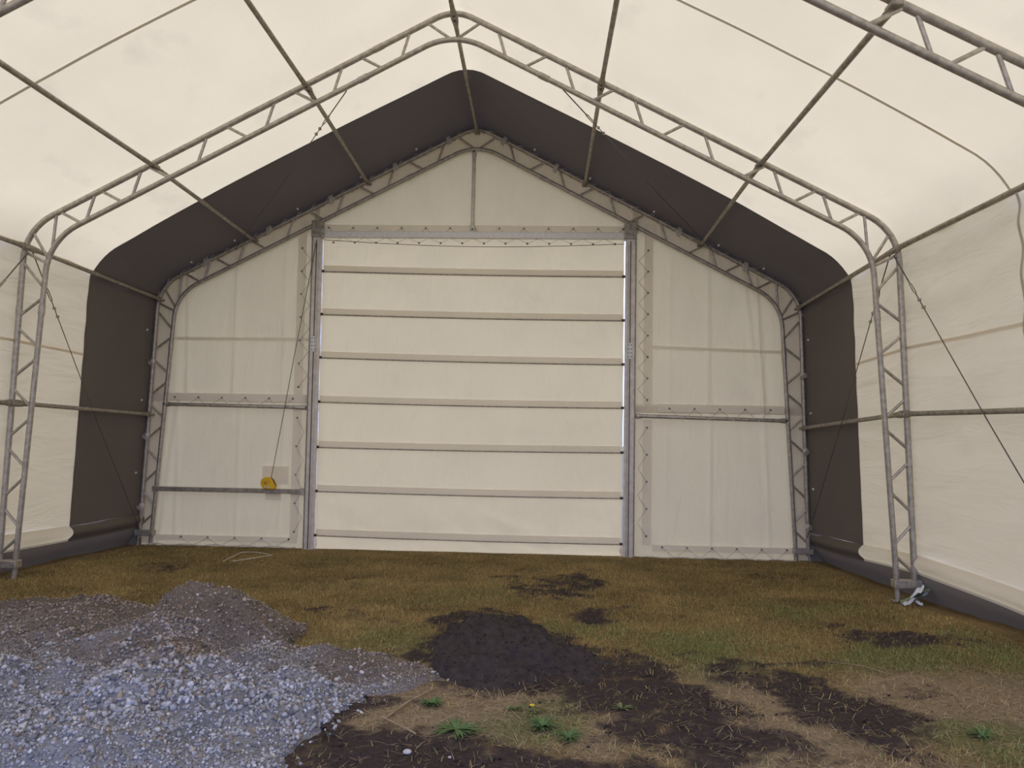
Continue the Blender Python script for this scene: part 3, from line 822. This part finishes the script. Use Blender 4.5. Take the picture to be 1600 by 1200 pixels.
STRAW = [(0.53, -5.87, .55, .35, 1.1), (3.30, -5.56, .50, .40, 1), (2.10, -5.64, .28, .50, .9), (2.23, -6.45, .45, .30, 1), (1.29, -6.22, .2, .26, .8), (0.35, -5.1, .2, .3, .5), (3.6, -5.8, .6, .4, .7)]
def field(lst, x, y, s):
    wx = x + 0.35 * fbm(x * 2.1, y * 2.1, s, 3); wy = y + 0.35 * fbm(x * 2.1 + 9, y * 2.1 - 4, s + 7, 3)
    r = np.zeros_like(x)
    for cx, cy, rx, ry, h in lst:
        d = ((wx - cx) / rx) ** 2 + ((wy - cy) / ry) ** 2
        r = np.maximum(r, h * np.exp(-(d ** 1.5) * 0.55))
    return r
def soil_at(x, y):
    n = fbm(x * 6, y * 6, 77, 4) + 0.6 * fbm(x * 23, y * 23, 78, 2)
    return sstep(0.34, 0.92, field(SOIL, x, y, 61) + 0.62 * n)
def green_at(x, y): return np.clip(field(GREEN, x, y, 63) + 0.35 * fbm(x * 3, y * 3, 79, 3), 0, 1)
def straw_at(x, y):
    return np.clip(field(STRAW, x, y, 65) + 0.5 * sstep(4.6, 5.6, -y) * (0.6 + fbm(x * 2, y * 2, 81, 3)), 0, 1)
C_TURF, C_SOIL, C_GREEN, C_STRAW = np.array((0.21, 0.145, 0.060)), np.array((0.047, 0.034, 0.032)), np.array((0.15, 0.16, 0.055)), np.array((0.33, 0.25, 0.16))
def ground_tint(x, y):
    s, g, w = soil_at(x, y)[:, None], green_at(x, y)[:, None], straw_at(x, y)[:, None]
    c = C_TURF * (1 + 0.5 * fbm(x * 2.5, y * 2.5, 83, 4))[:, None]
    c = c * (1 - w) + C_STRAW * 0.75 * w
    c = c * (1 - 0.7 * g) + C_GREEN * 0.8 * 0.7 * g
    return c * (1 - s) + C_SOIL * s
def grid_np(x0, x1, y0, y1, st):
    xs = np.arange(x0, x1 + st / 2, st); ys = np.arange(y0, y1 + st / 2, st)
    X, Y = np.meshgrid(xs, ys); nx, ny = len(xs), len(ys)
    i = np.arange(ny - 1)[:, None] * nx + np.arange(nx - 1)[None, :]
    F = np.stack([i, i + 1, i + 1 + nx, i + nx], -1).reshape(-1, 4)
    return X.ravel(), Y.ravel(), F
X, Y, F = grid_np(-5.2, 5.2, -9.0, 1.2, 0.03)
S = soil_at(X, Y)
Z = gz(X, Y) + S * (0.030 * fbm(X * 14, Y * 14, 91, 3) + 0.004)
floor = np_mesh('floor', np.stack([X, Y, Z], 1), F, M['ground'], None, ground_tint(X, Y), True)
tag(floor, 'worn brown and green turf floor with patches of bare dark soil', 'ground', kind='structure')
X2, Y2, F2 = grid_np(-60, 60, -60, 60, 4.0)
og = np_mesh('outer_ground', np.stack([X2, Y2, np.full_like(X2, -0.08)], 1), F2, M['ground'], floor, np.tile(np.array((0.16, 0.13, 0.08)), (len(X2), 1)))
og['label'] = 'flat ground around the tent'

# gravel heap surface above the ground
BUMPS = [(-1.28, -4.95, 0.60, 0.95, 0.36), (-2.6, -4.85, 1.4, 1.15, 0.16), (-2.3, -6.3, 1.6, 1.5, 0.26), (-1.0, -5.85, 1.05, 1.15, 0.17), (-0.25, -5.45, 0.95, 0.62, 0.055), (-3.3, -6.0, 0.75, 1.6, 0.20), (-1.0, -6.9, 1.0, 0.8, 0.14)]
def heap(x, y):
    wx = x + 0.16 * fbm(x * 2.3, y * 2.3, 101, 3); wy = y + 0.16 * fbm(x * 2.3 + 5, y * 2.3 + 3, 103, 3)
    acc = np.zeros_like(x)
    for cx, cy, rx, ry, h in BUMPS:
        d = np.sqrt(((wx - cx) / rx) ** 2 + ((wy - cy) / ry) ** 2)
        acc += (h * np.clip(1.05 - d, 0, 1) ** 0.9 * 1.0) ** 2.2
    r = acc ** (1 / 2.2)
    m_ = sstep(0.0, 0.08, r)
    # slump scarps and lumps
    r = r + m_ * (0.115 * fbm(x * 2.9, y * 2.9, 105, 4) + 0.10 * np.abs(fbm(x * 2.9 + 4, y * 2.9, 108, 2)) - 0.02 + 0.035 * np.abs(fbm(x * 6, y * 6, 107, 3)) - 0.10 * np.exp(-((x + 0.98) / 0.16) ** 2 - ((y + 5.22) / 0.22) ** 2) - 0.09 * np.exp(-((x + 1.9 + 0.4 * (y + 5.7)) / 0.14) ** 2 - ((y + 5.75) / 0.40) ** 2) - 0.06 * np.exp(-((x + 0.42) / 0.10) ** 2 - ((y + 5.65) / 0.35) ** 2) + 0.012 * fbm(x * 22, y * 22, 109, 2))
    return np.where(m_ > 0, r, 0) - 0.09 * (1 - sstep(0.0, 0.035, np.where(m_ > 0, acc ** (1 / 2.2), 0)))
X, Y, F = grid_np(-3.95, 0.85, -8.0, -3.5, 0.022)
H = heap(X, Y)
keep = (H[F] > -0.085).any(axis=1)
def pile_brown(x, y, h):
    a = sstep(-5.75, -4.95, y + 0.7 * fbm(x * 1.5, y * 1.5, 111, 3)) * 0.9
    b = sstep(0.05, 0.35, fbm(x * 2.2, y * 2.2, 113, 3)) * 0.7 * sstep(-6.1, -5.6, y)
    c = sstep(-0.9, -0.3, x) * sstep(-6.0, -5.6, y) * 0.35
    d = 0.95 * np.exp(-((x + 1.12) / 0.48) ** 2 - ((y + 5.55) / 0.42) ** 2) * (1 + fbm(x * 4, y * 4, 114, 3))
    return np.clip(np.maximum(np.maximum(a, b), np.maximum(c, d)), 0, 1)
pb = pile_brown(X, Y, H)[:, None]
pt = np.array((0.26, 0.265, 0.29)) * (1 - pb) + np.array((0.185, 0.145, 0.115)) * pb
pt = pt * (1 + 0.35 * fbm(X * 9, Y * 9, 115, 3))[:, None]
Fk = F[keep]
used = np.unique(Fk); remap = -np.ones(len(X), int); remap[used] = np.arange(len(used))
pile = np_mesh('gravel_heap', np.stack([X, Y, gz(X, Y) + H], 1)[used], remap[Fk], M['pile'], None, pt[used], True)
tag(pile, 'heap of grey gravel and brown sandy dirt in the left foreground', 'gravel heap')

# stones of the heap
import bmesh
bm = bmesh.new(); bmesh.ops.create_icosphere(bm, subdivisions=1, radius=1.0)
IV = np.array([v.co[:] for v in bm.verts]); bm.verts.index_update(); IF = np.array([[v.index for v in f_.verts] for f_ in bm.faces]); bm.free()
def rand_rot(n):
    q = rng.normal(size=(n, 4)); q /= np.linalg.norm(q, axis=1)[:, None]
    w, x, y, z = q.T
    return np.stack([np.stack([1 - 2 * (y * y + z * z), 2 * (x * y - z * w), 2 * (x * z + y * w)], -1),
                     np.stack([2 * (x * y + z * w), 1 - 2 * (x * x + z * z), 2 * (y * z - x * w)], -1),
                     np.stack([2 * (x * z - y * w), 2 * (y * z + x * w), 1 - 2 * (x * x + y * y)], -1)], 1)
def heap_pts(n):
    x = rng.uniform(-3.93, 0.75, n); y = rng.uniform(-7.9, -3.6, n)
    h = heap(x, y)
    return x, y, h
x, y, h = heap_pts(90000)
dens = np.where(h > 0.004, 1.0, 0.10 * np.exp(-((h + 0.03) / 0.02) ** 2) * (heap(x - 0.12, y) > 0))
dens *= 1 - 0.62 * pile_brown(x, y, h)
dens *= np.where((y < -7.2) | (x < -3.4), 0.35, 1.0)
k = rng.uniform(size=len(x)) < dens * 0.85
x, y, h = x[k], y[k], h[k]
n = len(x)
coarse = np.clip(sstep(-0.05, 0.25, fbm(x * 1.8 + 3, y * 1.8, 121, 3)) * 0.7 + 0.9 * np.exp(-((x + 0.75) / 0.5) ** 2 - ((y + 6.1) / 0.55) ** 2), 0, 1.2)
size = 0.0040 + 0.0045 * rng.uniform(size=n) ** 2 + coarse * 0.009 * rng.uniform(size=n) ** 1.8
sc = size[:, None] * rng.uniform(0.65, 1.25, (n, 3))
Rm = rand_rot(n)
jit = 1 + 0.22 * rng.normal(size=(n, 12))
octv = None
phi = (1 + 5 ** .5) / 2
ICO = np.array([(-1, phi, 0), (1, phi, 0), (-1, -phi, 0), (1, -phi, 0), (0, -1, phi), (0, 1, phi), (0, -1, -phi), (0, 1, -phi), (phi, 0, -1), (phi, 0, 1), (-phi, 0, -1), (-phi, 0, 1)]) / math.sqrt(1 + phi * phi)
ICF = np.array([(0, 11, 5), (0, 5, 1), (0, 1, 7), (0, 7, 10), (0, 10, 11), (1, 5, 9), (5, 11, 4), (11, 10, 2), (10, 7, 6), (7, 1, 8), (3, 9, 4), (3, 4, 2), (3, 2, 6), (3, 6, 8), (3, 8, 9), (4, 9, 5), (2, 4, 11), (6, 2, 10), (8, 6, 7), (9, 8, 1)])
Vp = ICO[None] * jit[:, :, None] * sc[:, None, :]
Vp = np.einsum('nij,nkj->nki', Rm, Vp)
zb = gz(x, y) + np.maximum(h, 0)
Vp += np.stack([x, y, zb + size * 0.35], 1)[:, None, :]
g = rng.uniform(size=n)
base = np.where(g[:, None] < 0.55, np.array((0.35, 0.355, 0.385)), np.where(g[:, None] < 0.74, np.array((0.52, 0.52, 0.55)), np.where(g[:, None] < 0.90, np.array((0.18, 0.18, 0.20)), np.array((0.30, 0.25, 0.19)))))
base = base * rng.uniform(0.75, 1.2, (n, 1)); base = base * (1 - 0.35 * pile_brown(x, y, h)[:, None] * np.array((0.6, 1.0, 1.4)))
Fp = (ICF[None] + 12 * np.arange(n)[:, None, None]).reshape(-1, 3)
lg = np_mesh('loose_gravel', Vp.reshape(-1, 3), Fp, M['pebble'], pile, np.repeat(base, 12, 0))
lg['kind'] = 'stuff'; lg['label'] = 'small loose grey gravel'
# the largest stones, each its own piece
pm = []
for j in range(8):
    V = IV * (1 + 0.16 * rng.normal(size=(len(IV), 1))) * rng.uniform(0.7, 1.2, (1, 3))
    for mi in range(4):
        me = bpy.data.meshes.new('pebble'); me.from_pydata([tuple(p) for p in V], [], [tuple(int(q) for q in f_) for f_ in IF]); me.materials.append(PEB[mi])
        me.polygons.foreach_set('use_smooth', [True] * len(me.polygons))
        pm.append(me)
cnt = 0
while cnt < 300:
    xx = rng.uniform(-2.2, 0.35); yy = rng.uniform(-6.9, -4.5)
    hh = float(heap(np.array([xx]), np.array([yy]))[0])
    if hh < 0.012: continue
    if rng.uniform() > (1.0 if yy < -5.5 else 0.45): continue
    o = bpy.data.objects.new('pebble', pm[int(rng.integers(0, 8)) * 4 + int(rng.choice(4, p=(0.55, 0.20, 0.18, 0.07)))]); COL.objects.link(o); o.parent = pile
    s = rng.uniform(0.010, 0.0165)
    o.location = (xx, yy, G(xx, yy) + hh + s * 0.35); o.scale = (s * rng.uniform(.8, 1.3), s * rng.uniform(.8, 1.2), s * rng.uniform(.6, .9)); o.rotation_euler = tuple(rng.uniform(-0.5, 0.5, 2)) + (rng.uniform(0, 6.28),)
    cnt += 1

# dark soil mound
def mound(x, y):
    wx = x + 0.10 * fbm(x * 4, y * 4, 131, 3); wy = y + 0.12 * fbm(x * 4 + 3, y * 4, 133, 3)
    d1 = np.sqrt(((wx - 0.66) / 0.46) ** 2 + ((wy + 4.75) / 0.85) ** 2)
    d2 = np.sqrt(((wx - 1.12) / 0.42) ** 2 + ((wy + 5.05) / 0.5) ** 2)
    r = 0.185 * np.clip(1 - d1, 0, 1) ** 0.8 + 0.075 * np.clip(1 - d2, 0, 1)
    mk = sstep(0, 0.04, r)
    return r + mk * (0.085 * fbm(x * 6, y * 6, 135, 4) + 0.04 * np.abs(fbm(x * 18, y * 18, 137, 3))) - 0.04 * (1 - mk)
X, Y, F = grid_np(0.0, 1.75, -5.9, -3.6, 0.014)
H = mound(X, Y); keep = (H[F] > -0.035).any(axis=1); Fk = F[keep]
used = np.unique(Fk); remap = -np.ones(len(X), int); remap[used] = np.arange(len(used))
md = np_mesh('soil_mound', np.stack([X, Y, gz(X, Y) + H], 1)[used], remap[Fk], M['soil'], None, None, True)
tag(md, 'low mound of loose dark peaty soil in the middle of the turf', 'soil mound')
# clods on bare soil
n = 26000
x = rng.uniform(-0.6, 4.2, n); y = rng.uniform(-7.2, -1.0, n)
mh = np.maximum(mound(x, y), 0)
k = rng.uniform(size=n) < np.maximum(soil_at(x, y) * np.where(y > -3.4, 0.35, 0.8), (mh > 0) * 0.9) * (heap(x, y) < 0.01)
x, y, mh = x[k], y[k], mh[k]; n = len(x)
size = 0.003 + 0.007 * rng.uniform(size=n) ** 4
Vp = ICO[None] * (1 + 0.25 * rng.normal(size=(n, 12)))[:, :, None] * (size[:, None] * rng.uniform(0.6, 1.3, (n, 3)))[:, None, :]
Vp = np.einsum('nij,nkj->nki', rand_rot(n), Vp) + np.stack([x, y, gz(x, y) + mh + size * 0.3], 1)[:, None, :]
Fp = (ICF[None] + 12 * np.arange(n)[:, None, None]).reshape(-1, 3)
cl = np_mesh('soil_crumbs', Vp.reshape(-1, 3), Fp, M['soil'], None)
tag(cl, 'crumbs of dark soil scattered over the bare patches', 'soil', kind='stuff')

# grass and dead straw
def blades(name, n, dens_fn, len_rng, tilt, width, color_fn, label, cat, seed, ylim=(-7.2, -0.05)):
    r = np.random.default_rng(seed)
    x = r.uniform(-4.12, 4.18, n); y = r.uniform(ylim[0], ylim[1], n)
    kk = r.uniform(size=n) < dens_fn(x, y)
    kk &= heap(x, y) < 0.02
    kk &= mound(x, y) < 0.015
    x, y = x[kk], y[kk]; n = len(x)
    L = r.uniform(*len_rng, n); az = r.uniform(0, 2 * math.pi, n); el = r.uniform(*tilt, n)
    w = width * r.uniform(0.6, 1.3, n)
    dx, dy, dz = np.cos(az) * np.cos(el), np.sin(az) * np.cos(el), np.sin(el)
    px, py = -np.sin(az), np.cos(az)
    z = gz(x, y) + 0.001
    bend = r.uniform(0.05, 0.5, n)
    P0 = np.stack([x, y, z], 1); D = np.stack([dx, dy, dz], 1); Pp = np.stack([px, py, np.zeros(n)], 1)
    mid = P0 + D * (L * 0.55)[:, None]
    tip = P0 + D * L[:, None] + np.stack([dx * L * bend * .3, dy * L * bend * .3, -L * bend * np.maximum(dz, 0.0) * 0.8], 1)
    V = np.stack([P0 - Pp * w[:, None], P0 + Pp * w[:, None], mid + Pp * w[:, None] * 0.8, mid - Pp * w[:, None] * 0.8, tip], 1).reshape(-1, 3)
    b = 5 * np.arange(n)
    Fq = np.concatenate([np.stack([b, b + 1, b + 2], 1), np.stack([b, b + 2, b + 3], 1), np.stack([b + 3, b + 2, b + 4], 1)])
    c = color_fn(x, y, r)
    o = np_mesh(name, V, Fq, M['blades'], None, np.repeat(c, 5, 0))
    tag(o, label, cat, kind='stuff')
    return o
def turf_col(x, y, r):
    g = green_at(x, y)[:, None]; n = len(x)
    t = r.uniform(size=(n, 1))
    dry = np.array((0.42, 0.31, 0.13)) * (1 - t) + np.array((0.26, 0.20, 0.075)) * t
    grn = np.array((0.27, 0.29, 0.11)) * (1 - t) + np.array((0.16, 0.22, 0.07)) * t
    pick = (r.uniform(size=(n, 1)) < 0.10 + 0.8 * g)
    pat = (1 + 0.45 * fbm(x * 2.5, y * 2.5, 83, 4))[:, None]
    return np.where(pick, grn, dry * pat) * r.uniform(0.7, 1.25, (n, 1))
blades('turf_grass', 210000, lambda x, y: (1 - 0.86 * soil_at(x, y)) * (1 - 0.75 * straw_at(x, y)) * np.where(y > -3, 0.8, 1.0), (0.018, 0.050), (0.25, 1.2), 0.0016, turf_col,
       'short worn brownish green grass covering the floor', 'grass', 5)
def straw_col(x, y, r):
    n = len(x); t = r.uniform(size=(n, 1))
    return (np.array((0.56, 0.45, 0.30)) * t + np.array((0.30, 0.22, 0.13)) * (1 - t)) * r.uniform(0.7, 1.25, (n, 1))
blades('dead_straw', 120000, lambda x, y: np.clip(straw_at(x, y) * 0.8 + 0.06, 0, 1) * (1 - 0.62 * soil_at(x, y)) * np.where(y > -4, 0.35, 1.0), (0.03, 0.11), (0.0, 0.32), 0.0011, straw_col,
       'flattened dead straw lying over the foreground turf', 'straw', 6)

# ================================================================== small things on the ground
def weed(x, y, nl, ln, mat, lab, up=0.5, wd=0.012, flower=False):
    t = thing('weed', lab, 'weed', (x, y, G(x, y)), 'green weeds in the foreground')
    r = random.Random(int(abs(x * 1000 + y * 77)))
    for k in range(nl):
        a = r.uniform(0, 6.28); l = ln * r.uniform(0.6, 1.2); e = up * r.uniform(0.4, 1.3)
        d = Vector((math.cos(a), math.sin(a), 0)); p = Vector((-d.y, d.x, 0))
        def fn(u, v):
            w = wd * r0 * math.sin(math.pi * min(1, 0.12 + 0.88 * u)) ** 0.8
            c = d * (l * u * math.cos(e)) + Vector((0, 0, l * math.sin(e) * u * (1.25 - 0.75 * u) + 0.004))
            return c + p * (w * v) + Vector((0, 0, 0.25 * w * abs(v)))
        r0 = r.uniform(0.7, 1.2)
        MB().grid(fn, [0, .15, .35, .55, .75, .9, 1.0], [-1, 0, 1]).build('leaf', mat, t)
    if flower:
        MB().tube([(0, 0, 0), (0.005, 0.0, 0.035)], 0.002, 5).build('stem', mat, t)
        fl_ = MB()
        for k in range(7):
            a = k * 0.9; fl_.tube([(0.005, 0, 0.035), (0.005 + 0.012 * math.cos(a), 0.012 * math.sin(a), 0.039)], (0.0035), 5)
        fl_.build('flower', M['petal'], t)
weed(0.41, -5.89, 55, 0.075, M['leaf'], 'bushy green weed at the edge of the gravel, left of the others', 0.55, 0.006)
weed(0.57, -6.20, 40, 0.14, M['leaf'], 'long-leaved green weed in front of the dry straw', 0.30, 0.008)
weed(0.98, -6.14, 80, 0.11, M['leaf'], 'wide green weed clump below the soil mound', 0.5, 0.0045)
weed(1.10, -6.26, 60, 0.09, M['leaf'], 'low spreading green weed right of the wide clump', 0.4, 0.004)
weed(0.84, -5.90, 10, 0.07, M['leaf'], 'small upright green sprout below the dark mound', 0.9, 0.008)
weed(0.92, -5.93, 8, 0.05, M['leaf2'], 'tiny weed with a yellow flower', 0.6, 0.006, True)
weed(1.38, -5.88, 14, 0.07, M['leaf2'], 'grey green sprout on the bare soil right of the mound', 0.7, 0.006)
weed(3.05, -6.12, 26, 0.09, M['leaf'], 'green weed tuft in the right foreground', 0.5, 0.006)
weed(-0.62, -6.30, 12, 0.06, M['leaf2'], 'pale green sprig growing on the gravel heap', 0.9, 0.006).__class__ if False else None
def stalk(name, pts, r, lab, cat='stalk', mat='twig', lift=0.008):
    P = [Vector((x, y, G(x, y) + max(0, float(heap(np.array([x]), np.array([y]))[0])) + lift + (dz or 0))) for x, y, dz in pts]
    return tag(MB().tube(resample(P, 14), r, 6).build(name, M[mat]), lab, cat)
stalk('dry_stalk', [(0.20, -6.12, 0), (0.29, -5.92, 0.02), (0.39, -5.66, 0.01)], 0.006, 'straight dry stalk slanting back from the gravel edge')
stalk('dry_stalk', [(0.19, -6.10, 0.01), (0.29, -6.20, 0.01), (0.39, -6.28, 0)], 0.005, 'shorter dry stalk lying towards the long-leaved weed')
stalk('dry_stalk', [(2.75, -4.75, 0), (2.95, -4.95, 0.01), (3.05, -5.1, 0)], 0.003, 'pale bent stalk on the turf right of the centre')
stalk('string', [(-2.55, -1.42, 0), (-2.60, -0.80, 0.01), (-2.66, -0.58, 0), (-2.42, -0.66, 0.01), (-2.21, -0.83, 0), (-2.30, -1.2, 0.01), (-2.45, -1.40, 0)], 0.0045, 'loose white string lying on the turf near the left end panel', 'string', 'cord', 0.02)
def stone(x, y, s, lab):
    j = rng.normal(size=(len(IV), 1)) * 0.10 + 1
    V = IV * j * np.array((1.15, 0.9, 0.75)) * s
    o = MB().add([tuple(p) for p in V], [tuple(int(q) for q in f_) for f_ in IF]).build('stone', M['stone'])
    o.location = (x, y, G(x, y) + s * 0.55)
    sb = o.modifiers.new('round', 'SUBSURF'); sb.levels = 1; sb.render_levels = 2
    tag(o, lab, 'stone')
stone(0.39, -6.50, 0.020, 'pale rounded stone on the bare soil at the bottom edge')
stone(0.58, -6.53, 0.009, 'tiny white stone right of the pale rounded stone')
# torn plastic by the right foot of the middle arch
pw = thing('torn_plastic', 'crumpled white and green plastic scrap by the right foot of the middle arch', 'plastic scrap', (4.21, -2.84, G(4.21, -2.84)))
def crumple(mat, name, a, l, w, lift, seed):
    d = Vector((math.cos(a), math.sin(a), 0)); p = Vector((-d.y, d.x, 0))
    MB().grid(lambda u, v: d * (l * (u - 0.5)) + p * (w * v) + Vector((0, 0, 0.02 + lift * u + 0.03 * float(fbm(u * 4 + seed, v * 2, seed, 2)) + 0.012 * math.sin(u * 9 + v * 3))), [i / 10 for i in range(11)], [-1, -.5, 0, .5, 1]).build(name, mat, pw)
crumple(M['plastic'], 'film_strip', 0.5, 0.30, 0.025, 0.10, 1)
crumple(M['greenplastic'], 'film_strip', 0.15, 0.26, 0.030, 0.12, 2)
crumple(M['plastic'], 'film_strip', 0.0, 0.14, 0.035, 0.15, 3)
crumple(M['plastic'], 'film_strip', 2.2, 0.16, 0.018, 0.02, 4)
